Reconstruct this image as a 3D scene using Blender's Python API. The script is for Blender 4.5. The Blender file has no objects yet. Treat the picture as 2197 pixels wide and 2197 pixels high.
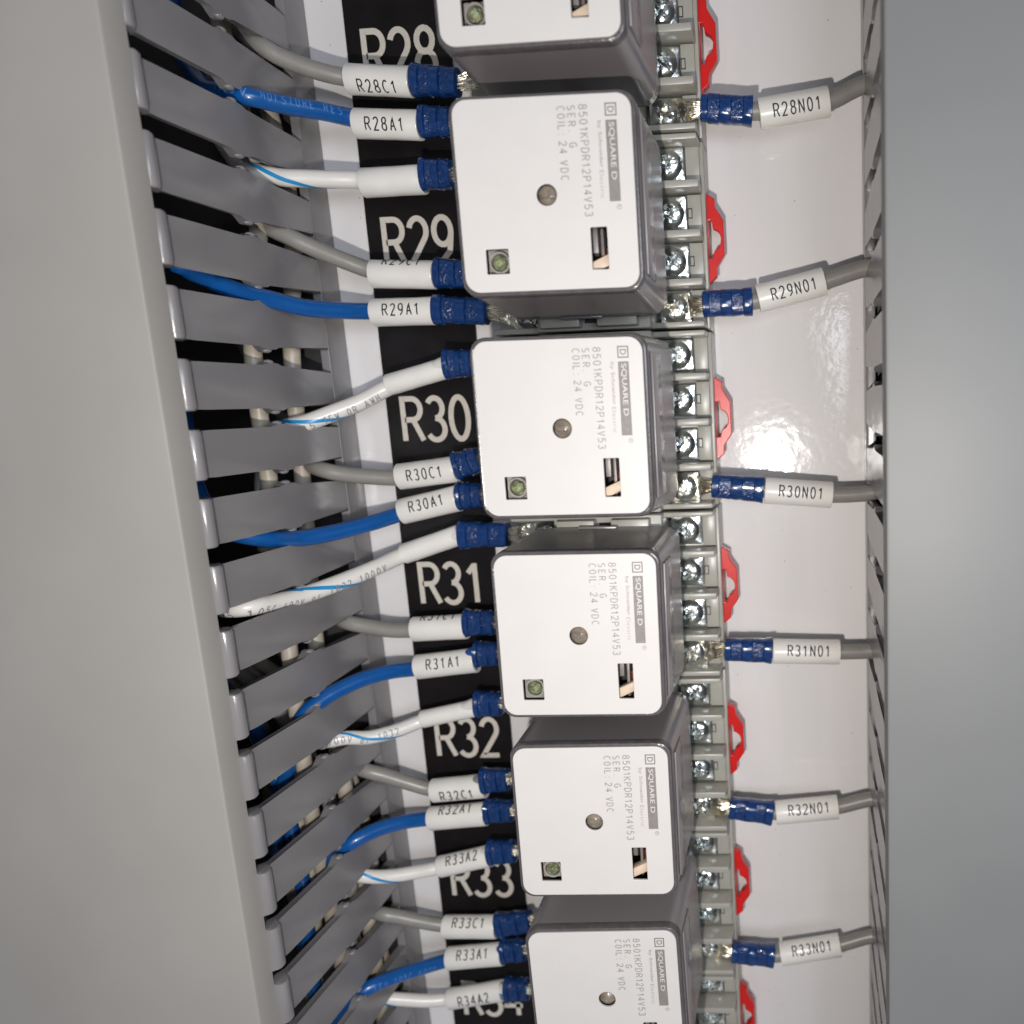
import bpy, bmesh, math, random
import numpy as np
from mathutils import Vector, Matrix

random.seed(7)
sc = bpy.context.scene
C = sc.collection
PI = math.pi

# ------------------------------------------------------------------ camera
# one unit = 1 cm.  Mounting panel is z = 0, the relay column runs along y.
CAM = Vector((4.7851, -8.0065, 23.0862))
ROT = Matrix(((0.9971055, -0.0367119, -0.0665793),
              (0.0220592, 0.9777197, -0.2087523),
              (0.0727596, 0.2066793, 0.9756996)))      # world -> camera
FPX, PX, PY, S = 1912.776, 1599.547, 1262.677, 2197.0
cam = bpy.data.cameras.new('camera')
cam.sensor_width = 36.0
cam.lens = FPX / S * 36.0
cam.shift_x = (S / 2 - PX) / S
cam.shift_y = (PY - S / 2) / S
cam.clip_start = 0.5
cam.clip_end = 400.0
camo = bpy.data.objects.new('camera', cam)
camo.matrix_world = Matrix.Translation(CAM) @ ROT.transposed().to_4x4()
C.objects.link(camo)
sc.camera = camo
cam.dof.use_dof = True
cam.dof.focus_distance = 19.5
cam.dof.aperture_fstop = (cam.lens / 1000.0) / 0.22

# ------------------------------------------------------------------ ambient room light
world = bpy.data.worlds.new('World')
sc.world = world
world.use_nodes = True
nt = world.node_tree
bg = nt.nodes['Background']
tc = nt.nodes.new('ShaderNodeTexCoord')
nz = nt.nodes.new('ShaderNodeTexNoise')
nz.inputs['Scale'].default_value = 2.6
nz.inputs['Detail'].default_value = 3.0
rp = nt.nodes.new('ShaderNodeValToRGB')
rp.color_ramp.elements[0].position = 0.40
rp.color_ramp.elements[0].color = (0.05, 0.052, 0.06, 1)
rp.color_ramp.elements[1].position = 0.62
rp.color_ramp.elements[1].color = (0.64, 0.67, 0.74, 1)
nt.links.new(tc.outputs['Generated'], nz.inputs['Vector'])
nt.links.new(nz.outputs['Fac'], rp.inputs['Fac'])
nt.links.new(rp.outputs['Color'], bg.inputs['Color'])
bg.inputs['Strength'].default_value = 0.5

# ------------------------------------------------------------------ the camera's flash
fl = bpy.data.lights.new('flash', 'POINT')
fl.shadow_soft_size = 0.20
fl.energy = 11800.0
fl.color = (1.0, 0.95, 0.89)
flo = bpy.data.objects.new('flash', fl)
flo.location = (2.95, -10.86, 23.05)
flo.rotation_euler = (0, 0, 0)
C.objects.link(flo)

# ------------------------------------------------------------------ cool room light from the ceiling fittings behind the camera
rl = bpy.data.lights.new('room_light', 'AREA')
rl.shape = 'RECTANGLE'
rl.size = 14.0
rl.size_y = 44.0
rl.energy = 17000.0
rl.color = (0.82, 0.88, 1.0)
rlo = bpy.data.objects.new('room_light', rl)
rlo.location = (27.0, -3.0, 53.0)
rlo.rotation_euler = (Vector((-3.0, -10.0, 0.0)) - Vector(rlo.location)).to_track_quat('-Z', 'Y').to_euler()
C.objects.link(rlo)

sc.view_settings.view_transform = 'Standard'
sc.view_settings.look = 'None'
sc.view_settings.gamma = 1.0
sc.view_settings.exposure = 0.14
sc.view_settings.use_curve_mapping = False
sc.cycles.max_bounces = 10
sc.cycles.transparent_max_bounces = 12
sc.cycles.sample_clamp_indirect = 6.0


def at(u, v, z):
    """point at height z that the photo's pixel (u, v) shows"""
    d = ROT.transposed() @ Vector(((u - PX) / FPX, -(v - PY) / FPX, -1.0))
    return CAM + d * ((z - CAM.z) / d.z)


def at_x(u, v, x):
    d = ROT.transposed() @ Vector(((u - PX) / FPX, -(v - PY) / FPX, -1.0))
    return CAM + d * ((x - CAM.x) / d.x)


def project(p):
    q = ROT @ (Vector(p) - CAM)
    return Vector((PX + FPX * q.x / -q.z, PY - FPX * q.y / -q.z))


# ------------------------------------------------------------------ materials
def mat(name, col, rough=0.5, metal=0.0, spec=0.5, coat=0.0, bump=0.0, bscale=40.0, bdetail=3.0,
        vary=0.0, vscale=3.0, stretch=None, speck=0.0, bdist=0.02):
    m = bpy.data.materials.new(name)
    m.use_nodes = True
    n = m.node_tree
    b = n.nodes['Principled BSDF']
    b.inputs['Base Color'].default_value = (*col, 1)
    b.inputs['Roughness'].default_value = rough
    b.inputs['Metallic'].default_value = metal
    b.inputs['Specular IOR Level'].default_value = spec
    b.inputs['Coat Weight'].default_value = coat
    b.inputs['Coat Roughness'].default_value = 0.08
    t0 = n.nodes.new('ShaderNodeTexCoord')
    oi = n.nodes.new('ShaderNodeObjectInfo')          # every copy gets its own stretch of the pattern
    sh = n.nodes.new('ShaderNodeVectorMath'); sh.operation = 'MULTIPLY_ADD'
    sh.inputs[0].default_value = (37.0, 53.0, 29.0)
    n.links.new(oi.outputs['Random'], sh.inputs[1])
    n.links.new(t0.outputs['Object'], sh.inputs[2])
    src = sh.outputs['Vector']
    psrc = src
    if stretch:
        mp = n.nodes.new('ShaderNodeMapping')
        mp.inputs['Scale'].default_value = stretch
        n.links.new(src, mp.inputs['Vector'])
        src = mp.outputs['Vector']
    if vary:
        x = n.nodes.new('ShaderNodeTexNoise')
        x.inputs['Scale'].default_value = vscale
        x.inputs['Detail'].default_value = 5
        n.links.new(src, x.inputs['Vector'])
        r = n.nodes.new('ShaderNodeValToRGB')
        r.color_ramp.elements[0].position = 0.3
        r.color_ramp.elements[1].position = 0.7
        r.color_ramp.elements[0].color = (*[c * (1 - vary) for c in col], 1)
        r.color_ramp.elements[1].color = (*[min(1, c * (1 + vary)) for c in col], 1)
        n.links.new(x.outputs['Fac'], r.inputs['Fac'])
        out = r.outputs['Color']
        if speck:
            y = n.nodes.new('ShaderNodeTexVoronoi')
            y.inputs['Scale'].default_value = 2.3
            n.links.new(psrc, y.inputs['Vector'])
            lt = n.nodes.new('ShaderNodeMath'); lt.operation = 'LESS_THAN'
            lt.inputs[1].default_value = 0.035
            n.links.new(y.outputs['Distance'], lt.inputs[0])
            mul = n.nodes.new('ShaderNodeMath'); mul.operation = 'MULTIPLY'
            mul.inputs[1].default_value = speck
            n.links.new(lt.outputs[0], mul.inputs[0])
            mx = n.nodes.new('ShaderNodeMixRGB')
            mx.inputs['Color2'].default_value = (0.16, 0.14, 0.13, 1)
            n.links.new(mul.outputs[0], mx.inputs['Fac'])
            n.links.new(out, mx.inputs['Color1'])
            out = mx.outputs['Color']
        n.links.new(out, b.inputs['Base Color'])
    if bump:
        x = n.nodes.new('ShaderNodeTexNoise')
        x.inputs['Scale'].default_value = bscale
        x.inputs['Detail'].default_value = bdetail
        n.links.new(psrc, x.inputs['Vector'])
        bp = n.nodes.new('ShaderNodeBump')
        bp.inputs['Strength'].default_value = bump
        bp.inputs['Distance'].default_value = bdist
        n.links.new(x.outputs['Fac'], bp.inputs['Height'])
        n.links.new(bp.outputs['Normal'], b.inputs['Normal'])
    return m


M = {}
M['panel'] = mat('white_panel_paint', (0.74, 0.715, 0.705), 0.085, spec=0.5, bump=0.17, bscale=4.0, bdetail=4,
                 vary=0.03, vscale=1.2, stretch=(1, 0.12, 1), speck=0.8, bdist=0.03)
M['duct'] = mat('grey_duct_plastic', (0.20, 0.19, 0.192), 0.22, bump=0.12, bscale=60, vary=0.05, vscale=0.8, bdist=0.008)
M['dimmed_cover'] = mat('cool_grey_cover_painted_shade', (0.15, 0.153, 0.152), 0.5, bump=0.1, bscale=30, vary=0.04, vscale=0.35, bdist=0.006)  # right duct cover: darker grey, its weaker light put into the colour
M['cover'] = mat('grey_cover_painted_light', (0.285, 0.27, 0.25), 0.5, bump=0.1, bscale=30, vary=0.04, vscale=0.35, bdist=0.006)  # left duct cover: lighter grey, the extra light it gets painted in
M['base'] = mat('duct_inside_painted_shade', (0.035, 0.033, 0.033), 0.5, vary=0.2, vscale=1.0)  # duct plastic darkened: shade inside the duct painted into the colour
M['plate'] = mat('black_engraving_plastic', (0.011, 0.0095, 0.010), 0.30, spec=0.18, bump=0.06, bscale=30, vary=0.2, vscale=2)
M['engraved'] = mat('engraved_white', (0.62, 0.57, 0.50), 0.6, vary=0.05, vscale=8)
M['socket'] = mat('beige_socket_plastic', (0.34, 0.327, 0.283), 0.32, bump=0.08, bscale=50, vary=0.05, vscale=3, bdist=0.008)
M['slot'] = mat('dark_slot', (0.03, 0.028, 0.026), 0.6, vary=0.1)
M['red'] = mat('red_clip_plastic', (0.60, 0.010, 0.008), 0.3, bump=0.12, bscale=22, vary=0.08, vscale=3, bdist=0.01)
M['zinc'] = mat('zinc_plated_steel', (0.82, 0.86, 0.85), 0.22, metal=1, bump=0.55, bscale=3.5, bdetail=2, vary=0.12, vscale=9, bdist=0.05)
M['tin'] = mat('tinned_copper', (0.86, 0.79, 0.64), 0.24, metal=1, bump=0.4, bscale=7, bdetail=2, vary=0.15, vscale=9, bdist=0.05)
M['label'] = mat('white_relay_label', (0.565, 0.54, 0.512), 0.42, vary=0.015, vscale=1.5, bump=0.05, bscale=40, bdist=0.004)
M['print'] = mat('grey_print', (0.30, 0.285, 0.27), 0.5, vary=0.12, vscale=20)
M['bar'] = mat('grey_print_bar', (0.21, 0.19, 0.175), 0.5, vary=0.1, vscale=12)
M['ink'] = mat('black_ink', (0.02, 0.02, 0.022), 0.5)
M['faintink'] = mat('faded_wire_print', (0.22, 0.22, 0.24), 0.5)
M['blueprint'] = mat('pale_wire_print', (0.055, 0.17, 0.42), 0.5)
M['sleeve'] = mat('white_marker_sleeve', (0.76, 0.735, 0.685), 0.30, coat=0.2, vary=0.02, vscale=3, bump=0.05, bscale=12)
M['crimp'] = mat('blue_vinyl', (0.005, 0.034, 0.140), 0.18, coat=0.3, bump=0.22, bscale=10, bdist=0.03, vary=0.12, vscale=4)
M['crimped'] = mat('blue_vinyl_crimped', (0.005, 0.032, 0.130), 0.14, coat=0.4, bump=0.6, bscale=13, bdetail=3, bdist=0.07, vary=0.15, vscale=6)
M['bluewire'] = mat('blue_wire_jacket', (0.005, 0.075, 0.27), 0.28, coat=0.15, vary=0.05, vscale=4, bump=0.05, bscale=20)
M['greywire'] = mat('grey_wire_jacket', (0.235, 0.222, 0.20), 0.36, vary=0.05, vscale=4, bump=0.08, bscale=24)
M['whitewire'] = mat('white_wire_jacket', (0.68, 0.65, 0.60), 0.30, coat=0.1, vary=0.02, vscale=4)
M['creamwire'] = mat('cream_wire_jacket', (0.42, 0.37, 0.295), 0.4, vary=0.05, vscale=3)
M['cyan'] = mat('blue_stripe_ink', (0.012, 0.23, 0.50), 0.35)
M['mech'] = mat('dark_relay_frame', (0.030, 0.026, 0.025), 0.5, vary=0.3, vscale=1.5)
M['coil'] = mat('coil_wrap', (0.10, 0.085, 0.075), 0.45, vary=0.3, vscale=2)
M['bobbin'] = mat('pale_contact_arm', (0.62, 0.48, 0.36), 0.45, vary=0.1)
M['copper'] = mat('dark_copper', (0.22, 0.05, 0.03), 0.35, metal=0.4, vary=0.2)
M['steel'] = mat('dull_steel', (0.22, 0.20, 0.19), 0.45, metal=0.3, bump=0.2, bscale=10, vary=0.1)
M['led'] = mat('green_lamp_glass', (0.19, 0.21, 0.11), 0.06, bump=0.9, bscale=9, vary=0.5, vscale=8, bdist=0.05)
M['ledcup'] = mat('lamp_cup', (0.27, 0.25, 0.22), 0.35, vary=0.2, vscale=6)
M['button'] = mat('brown_push_button', (0.20, 0.165, 0.13), 0.22, bump=0.15, bscale=8, vary=0.3, vscale=5)


def smoked(name, col, mixfac):
    m = bpy.data.materials.new(name)
    m.use_nodes = True
    n = m.node_tree
    b = n.nodes['Principled BSDF']
    b.inputs['Base Color'].default_value = (*col, 1)
    b.inputs['Roughness'].default_value = 0.27
    b.inputs['Specular IOR Level'].default_value = 0.5
    b.inputs['IOR'].default_value = 1.58
    x = n.nodes.new('ShaderNodeTexNoise'); x.inputs['Scale'].default_value = 14
    bp = n.nodes.new('ShaderNodeBump'); bp.inputs['Strength'].default_value = 0.12; bp.inputs['Distance'].default_value = 0.01
    n.links.new(x.outputs['Fac'], bp.inputs['Height'])
    n.links.new(bp.outputs['Normal'], b.inputs['Normal'])
    tr = n.nodes.new('ShaderNodeBsdfTransparent')
    tr.inputs['Color'].default_value = (0.62, 0.585, 0.575, 1)
    mx = n.nodes.new('ShaderNodeMixShader')
    mx.inputs['Fac'].default_value = mixfac
    n.links.new(tr.outputs[0], mx.inputs[1])
    n.links.new(b.outputs[0], mx.inputs[2])
    n.links.new(mx.outputs[0], n.nodes['Material Output'].inputs['Surface'])
    return m


M['smoke'] = smoked('smoked_clear_cover', (0.20, 0.183, 0.183), 0.955)
M['rim'] = mat('smoked_cover_rim', (0.085, 0.076, 0.077), 0.2, bump=0.3, bscale=18, vary=0.15, vscale=6, bdist=0.02)


# ------------------------------------------------------------------ object helpers
def finish(me, smooth=35):
    if smooth:
        me.polygons.foreach_set('use_smooth', [True] * len(me.polygons))
        me.set_sharp_from_angle(angle=math.radians(smooth))
    me.update()


def obj(name, me, mats, parent=None, smooth=35):
    if isinstance(me, bmesh.types.BMesh):
        bm = me
        me = bpy.data.meshes.new(name)
        bm.normal_update()
        bm.to_mesh(me)
        bm.free()
    if not isinstance(mats, (list, tuple)):
        mats = [mats]
    for k in mats:
        me.materials.append(M[k] if isinstance(k, str) else k)
    finish(me, smooth)
    o = bpy.data.objects.new(name, me)
    C.objects.link(o)
    if parent:
        o.parent = parent
    return o


def thing(name, label, cat, loc=(0, 0, 0), group=None):
    o = bpy.data.objects.new(name, None)
    o.empty_display_size = 0.3
    o.location = loc
    C.objects.link(o)
    o['label'] = label
    o['category'] = cat
    if group:
        o['group'] = group
    return o


def add_box(bm, x0, x1, y0, y1, z0, z1, bev=0.0, seg=2, mi=0):
    r = bmesh.ops.create_cube(bm, size=1.0)
    vs = r['verts']
    for v in vs:
        v.co = Vector(((x0 + x1) / 2 + v.co.x * (x1 - x0), (y0 + y1) / 2 + v.co.y * (y1 - y0), (z0 + z1) / 2 + v.co.z * (z1 - z0)))
    fs = list({f for v in vs for f in v.link_faces})
    for f in fs:
        f.material_index = mi
    if bev:
        es = list({e for v in vs for e in v.link_edges})
        bmesh.ops.bevel(bm, geom=es, offset=bev, segments=seg, affect='EDGES', profile=0.5)


def rrect(cx, cy, hw, hh, r, n=6):
    pts = []
    for (sx, sy, a0) in ((1, 1, 0), (-1, 1, PI / 2), (-1, -1, PI), (1, -1, 3 * PI / 2)):
        for k in range(n + 1):
            a = a0 + PI / 2 * k / n
            pts.append((cx + sx * (hw - r) + r * math.cos(a), cy + sy * (hh - r) + r * math.sin(a)))
    return pts


def flat_mesh(name, loops, thick, bev=0.0):
    """filled outline (first loop outer, others holes) extruded about z = 0"""
    cu = bpy.data.curves.new(name, 'CURVE')
    cu.dimensions = '2D'
    cu.fill_mode = 'BOTH'
    cu.extrude = max(thick / 2 - bev, 0.0)
    cu.bevel_depth = bev
    cu.bevel_resolution = 1
    cu.offset = -bev
    for lp in loops:
        s = cu.splines.new('POLY')
        s.points.add(len(lp) - 1)
        for p, q in zip(s.points, lp):
            p.co = (q[0], q[1], 0, 1)
        s.use_cyclic_u = True
    o = bpy.data.objects.new(name, cu)
    C.objects.link(o)
    dg = bpy.context.evaluated_depsgraph_get()
    me = bpy.data.meshes.new_from_object(o.evaluated_get(dg))
    bpy.data.objects.remove(o)
    bpy.data.curves.remove(cu)
    return me


def text_mesh(txt, width, height, weight=0.0, spacing=1.0):
    """text as a flat mesh, its box scaled to width x height, origin lower left"""
    cu = bpy.data.curves.new('lettering', 'FONT')
    cu.body = txt
    cu.space_character = spacing
    cu.offset = weight
    cu.resolution_u = 6
    o = bpy.data.objects.new('lettering', cu)
    C.objects.link(o)
    dg = bpy.context.evaluated_depsgraph_get()
    me = bpy.data.meshes.new_from_object(o.evaluated_get(dg))
    bpy.data.objects.remove(o)
    bpy.data.curves.remove(cu)
    co = np.empty(len(me.vertices) * 3)
    me.vertices.foreach_get('co', co)
    co = co.reshape(-1, 3)
    lo, hi = co.min(0), co.max(0)
    co[:, 0] = (co[:, 0] - lo[0]) / (hi[0] - lo[0]) * width
    co[:, 1] = (co[:, 1] - lo[1]) / (hi[1] - lo[1]) * height
    me.vertices.foreach_set('co', co.ravel())
    return me


def xf_mesh(me, f):
    for v in me.vertices:
        v.co = f(v.co)
    return me


def join_meshes(name, parts):
    """parts: list of (mesh, material index)"""
    bm = bmesh.new()
    for me, mi in parts:
        n0 = len(bm.faces)
        bm.from_mesh(me)
        bm.faces.ensure_lookup_table()
        for f in bm.faces[n0:]:
            f.material_index = mi
    return bm


# ------------------------------------------------------------------ a monoline (plotter) alphabet for wire markers
def arc(cx, cy, rx, ry, a0, a1, n=10):
    return [(cx + rx * math.cos(math.radians(a0 + (a1 - a0) * k / n)), cy + ry * math.sin(math.radians(a0 + (a1 - a0) * k / n))) for k in range(n + 1)]


GL = {
    'R': [[(0, 0), (0, 1), (.3, 1)] + arc(.3, .75, .26, .25, 90, -90)[1:] + [(.04, .5)], [(.30, .5), (.58, 0)]],
    '0': [arc(.28, .5, .27, .5, 0, 360, 22)],
    'O': [arc(.29, .5, .28, .5, 0, 360, 22)],
    '1': [[(.3, 1), (.3, 0)], [(.07, .75), (.28, .95)]],
    '2': [arc(.28, .73, .26, .27, 165, -35, 12) + [(.02, 0), (.56, 0)]],
    '3': [arc(.27, .76, .24, .24, 150, -90, 12), arc(.26, .26, .28, .26, 90, -150, 12)],
    '4': [[(.42, 0), (.42, 1), (.0, .3), (.58, .3)]],
    '5': [[(.5, 1), (.1, 1), (.06, .56)] + arc(.26, .32, .28, .32, 125, -145, 12)],
    '6': [arc(.28, .3, .26, .3, 0, 360, 18), [(.03, .34), (.1, .7), (.4, 1)]],
    '8': [arc(.28, .76, .23, .24, 0, 360, 16), arc(.28, .27, .27, .27, 0, 360, 18)],
    '9': [arc(.28, .7, .26, .3, 0, 360, 18), [(.54, .66), (.46, .25), (.16, 0)]],
    'A': [[(0, 0), (.29, 1), (.58, 0)], [(.1, .34), (.48, .34)]],
    'C': [arc(.31, .5, .29, .5, 50, 310, 18)],
    'N': [[(0, 0), (0, 1), (.54, 0), (.54, 1)]],
    'V': [[(0, 1), (.28, 0), (.56, 1)]],
    'M': [[(0, 0), (0, 1), (.3, .35), (.6, 1), (.6, 0)]],
    'I': [[(.1, 0), (.1, 1)]],
    'S': [arc(.28, .76, .25, .24, 40, 270, 12) + arc(.28, .26, .26, .26, 90, -140, 12)],
    'T': [[(0, 1), (.56, 1)], [(.28, 1), (.28, 0)]],
    'U': [[(0, 1), (0, .3)] + arc(.27, .3, .27, .3, 180, 360, 12) + [(.54, 1)]],
    'E': [[(.52, 1), (0, 1), (0, 0), (.52, 0)], [(0, .52), (.42, .52)]],
    'W': [[(0, 1), (.14, 0), (.3, .7), (.46, 0), (.6, 1)]],
    'o': [arc(.26, .3, .24, .3, 0, 360, 16)],
    'r': [[(.1, 0), (.1, .6)], arc(.3, .36, .2, .24, 180, 60, 6)],
    '/': [[(0, 0), (.5, 1)]],
    ' ': [],
}


GL.update({
    'K': [[(0, 0), (0, 1)], [(.54, 1), (.02, .42)], [(.18, .6), (.57, 0)]],
    'P': [[(0, 0), (0, 1), (.3, 1)] + arc(.3, .74, .26, .26, 90, -90)[1:] + [(.04, .48)]],
    'D': [[(0, 0), (0, 1), (.22, 1)] + arc(.22, .5, .34, .5, 90, -90, 14)[1:] + [(0, 0)]],
    'G': [arc(.31, .5, .30, .5, 45, 300, 18) + [(.58, .14), (.58, .46), (.32, .46)]],
    'L': [[(0, 1), (0, 0), (.5, 0)]],
    '.': [[(.12, 0), (.12, .1)]],
    ':': [[(.12, 0), (.12, .1)], [(.12, .6), (.12, .7)]],
})
NARROW = {'1': .86, 'I': .55, '.': .45, ':': .5, ' ': .6, 'M': 1.15, 'W': 1.15}


def stroke_quads(txt, h, pitch, w, prop=False, xs=0.72):
    """quads (flat coordinates, stroke number) of a monoline string centred on the origin"""
    adv = [pitch * (NARROW.get(c, 1.0) if prop else 1.0) for c in txt]
    width = sum(adv[:-1]) + 0.56 * h * xs
    x0 = -width / 2
    quads = []
    m = 0
    for ci, ch in enumerate(txt):
        for line in GL[ch]:
            m += 1
            pts = [Vector((x0 + p[0] * h * xs, (p[1] - 0.5) * h)) for p in line]
            closed = (pts[0] - pts[-1]).length < 1e-6
            dense = [pts[0]]
            for a, b in zip(pts, pts[1:]):
                k = max(1, int((b - a).length / 0.06))
                for j in range(1, k + 1):
                    dense.append(a.lerp(b, j / k))
            n = len(dense)
            L, R = [], []
            for i, p in enumerate(dense):
                if closed:
                    pa, pb = dense[(i - 1) % (n - 1)], dense[(i + 1) % (n - 1)]
                    q = dense[i % (n - 1)]
                else:
                    pa, pb, q = dense[max(i - 1, 0)], dense[min(i + 1, n - 1)], p
                d0 = (q - pa) if (q - pa).length > 1e-9 else (pb - q)
                d1 = (pb - q) if (pb - q).length > 1e-9 else (q - pa)
                d0 = d0.normalized(); d1 = d1.normalized()
                t = (d0 + d1)
                t = t.normalized() if t.length > 1e-6 else d0
                c = max(0.45, t.dot(d0))
                nrm = Vector((-t.y, t.x)) * w / 2 / c
                L.append(q + nrm); R.append(q - nrm)
            for i in range(n - 1):
                quads.append(((L[i], R[i], R[i + 1], L[i + 1]), m % 5))
        x0 += adv[ci]
    return quads


def stroke_mesh(txt, h, pitch, w, fn, lift=0.0012, prop=False, xs=0.72):
    """flat lettering; fn maps (x, y, height above the surface) to space"""
    bm = bmesh.new()
    for q, m in stroke_quads(txt, h, pitch, w, prop, xs):
        bm.faces.new([bm.verts.new(fn(v.x, v.y, m * lift)) for v in q])
    me = bpy.data.meshes.new('lettering')
    bm.to_mesh(me)
    bm.free()
    return me


# ------------------------------------------------------------------ tubes
class Path:
    def __init__(self, pts, step=0.09):
        P = [Vector(p) for p in pts]
        out = []
        for i in range(len(P) - 1):
            p0 = P[i - 1] if i else P[0] * 2 - P[1]
            p1, p2 = P[i], P[i + 1]
            p3 = P[i + 2] if i + 2 < len(P) else P[-1] * 2 - P[-2]
            n = max(2, int((p2 - p1).length / step))
            t0 = 0.0
            t1 = t0 + max((p1 - p0).length, 1e-4) ** 0.5
            t2 = t1 + max((p2 - p1).length, 1e-4) ** 0.5
            t3 = t2 + max((p3 - p2).length, 1e-4) ** 0.5
            for k in range(n):
                t = t1 + (t2 - t1) * k / n
                A1 = p0 * ((t1 - t) / (t1 - t0)) + p1 * ((t - t0) / (t1 - t0))
                A2 = p1 * ((t2 - t) / (t2 - t1)) + p2 * ((t - t1) / (t2 - t1))
                A3 = p2 * ((t3 - t) / (t3 - t2)) + p3 * ((t - t2) / (t3 - t2))
                B1 = A1 * ((t2 - t) / (t2 - t0)) + A2 * ((t - t0) / (t2 - t0))
                B2 = A2 * ((t3 - t) / (t3 - t1)) + A3 * ((t - t1) / (t3 - t1))
                out.append(B1 * ((t2 - t) / (t2 - t1)) + B2 * ((t - t1) / (t2 - t1)))
        out.append(P[-1])
        self.p = out
        self.s = [0.0]
        for a, b in zip(out, out[1:]):
            self.s.append(self.s[-1] + (b - a).length)
        self.L = self.s[-1]
        self.t = []
        for i in range(len(out)):
            d = out[min(i + 1, len(out) - 1)] - out[max(i - 1, 0)]
            self.t.append(d.normalized())

    def frame(self, s):
        s = min(max(s, 0), self.L)
        i = int(np.searchsorted(self.s, s))
        i = min(max(i, 1), len(self.p) - 1)
        f = (s - self.s[i - 1]) / max(self.s[i] - self.s[i - 1], 1e-9)
        p = self.p[i - 1].lerp(self.p[i], f)
        t = self.t[i - 1].lerp(self.t[i], f).normalized()
        ref = Vector((0.0, 0.0, 1.0)) if abs(t.z) < 0.9 else Vector((1.0, 0.0, 0.0))
        n = (ref - t * ref.dot(t)).normalized()
        b = n.cross(t)              # for a path along +x this is +y
        return p, t, n, b


def add_tube(bm, path, rad, sides=20, off=Vector(), cap=True, mi=0, s0=0.0, s1=None, step=0.12):
    s1 = path.L if s1 is None else s1
    n = max(2, int((s1 - s0) / step))
    rings = []
    for k in range(n + 1):
        s = s0 + (s1 - s0) * k / n
        p, t, nn, b = path.frame(s)
        ring = []
        for j in range(sides):
            a = 2 * PI * j / sides
            ring.append(bm.verts.new(p - off + (nn * math.cos(a) + b * math.sin(a)) * rad))
        rings.append(ring)
    for r0, r1 in zip(rings, rings[1:]):
        for j in range(sides):
            f = bm.faces.new((r0[j], r1[j], r1[(j + 1) % sides], r0[(j + 1) % sides]))
            f.material_index = mi
    if cap:
        for r in (rings[0][::-1], rings[-1]):
            f = bm.faces.new(r); f.material_index = mi


def add_profile(bm, p0, p1, prof, up=Vector((0, 0, 1)), sides=28, off=Vector()):
    """loft along p0->p1; prof = list of (t, half_width, half_height, material, squareness)"""
    d = p1 - p0
    t = d.normalized()
    n = (up - t * up.dot(t)).normalized()
    b = n.cross(t)
    rings = []
    for (k, hw, hh, mi, sq) in prof:
        ring = []
        for j in range(sides):
            a = 2 * PI * j / sides
            ca, sa = math.cos(a), math.sin(a)
            e = 2.0 / sq
            x = math.copysign(abs(sa) ** e, sa) * hw
            z = math.copysign(abs(ca) ** e, ca) * hh
            ring.append(bm.verts.new(p0 + d * k + n * z + b * x - off))
        rings.append(ring)
    for i, (r0, r1) in enumerate(zip(rings, rings[1:])):
        for j in range(sides):
            f = bm.faces.new((r0[j], r1[j], r1[(j + 1) % sides], r0[(j + 1) % sides]))
            f.material_index = prof[i + 1][3]
    for r, mi in ((rings[0][::-1], prof[0][3]), (rings[-1], prof[-1][3])):
        f = bm.faces.new(r); f.material_index = mi


def wrap_text(bm, txt, path, sc_, phi, R, h, pitch, w, off, n_ref=None, mi=0, flip=False):
    """monoline text wrapped on a round wire, centred at arc length sc_, rotated phi about the wire"""
    for q, m in stroke_quads(txt, h, pitch, w):
        vs = []
        for v in q:
            ax, ay = (-v.x, -v.y) if flip else (v.x, v.y)
            p, t, n, b = path.frame(sc_ + ax)
            if n_ref is not None:
                n = (n_ref - t * n_ref.dot(t)).normalized()
                b = n.cross(t)
            a = phi + ay / R
            vs.append(bm.verts.new(p + (n * math.cos(a) + b * math.sin(a)) * (R + 0.0012 * m) - off))
        f = bm.faces.new(vs)
        f.material_index = mi


# ================================================================== SETTING
bm = bmesh.new()
bmesh.ops.create_grid(bm, x_segments=2, y_segments=2, size=0.5)
for v in bm.verts:
    v.co = Vector((v.co.x * 60 - 2, v.co.y * 60 - 12, 0))
pan = obj('back_panel', bm, 'panel', smooth=0)
pan['kind'] = 'structure'

# ================================================================== WIRING DUCTS
PITCH = 1.335


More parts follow.
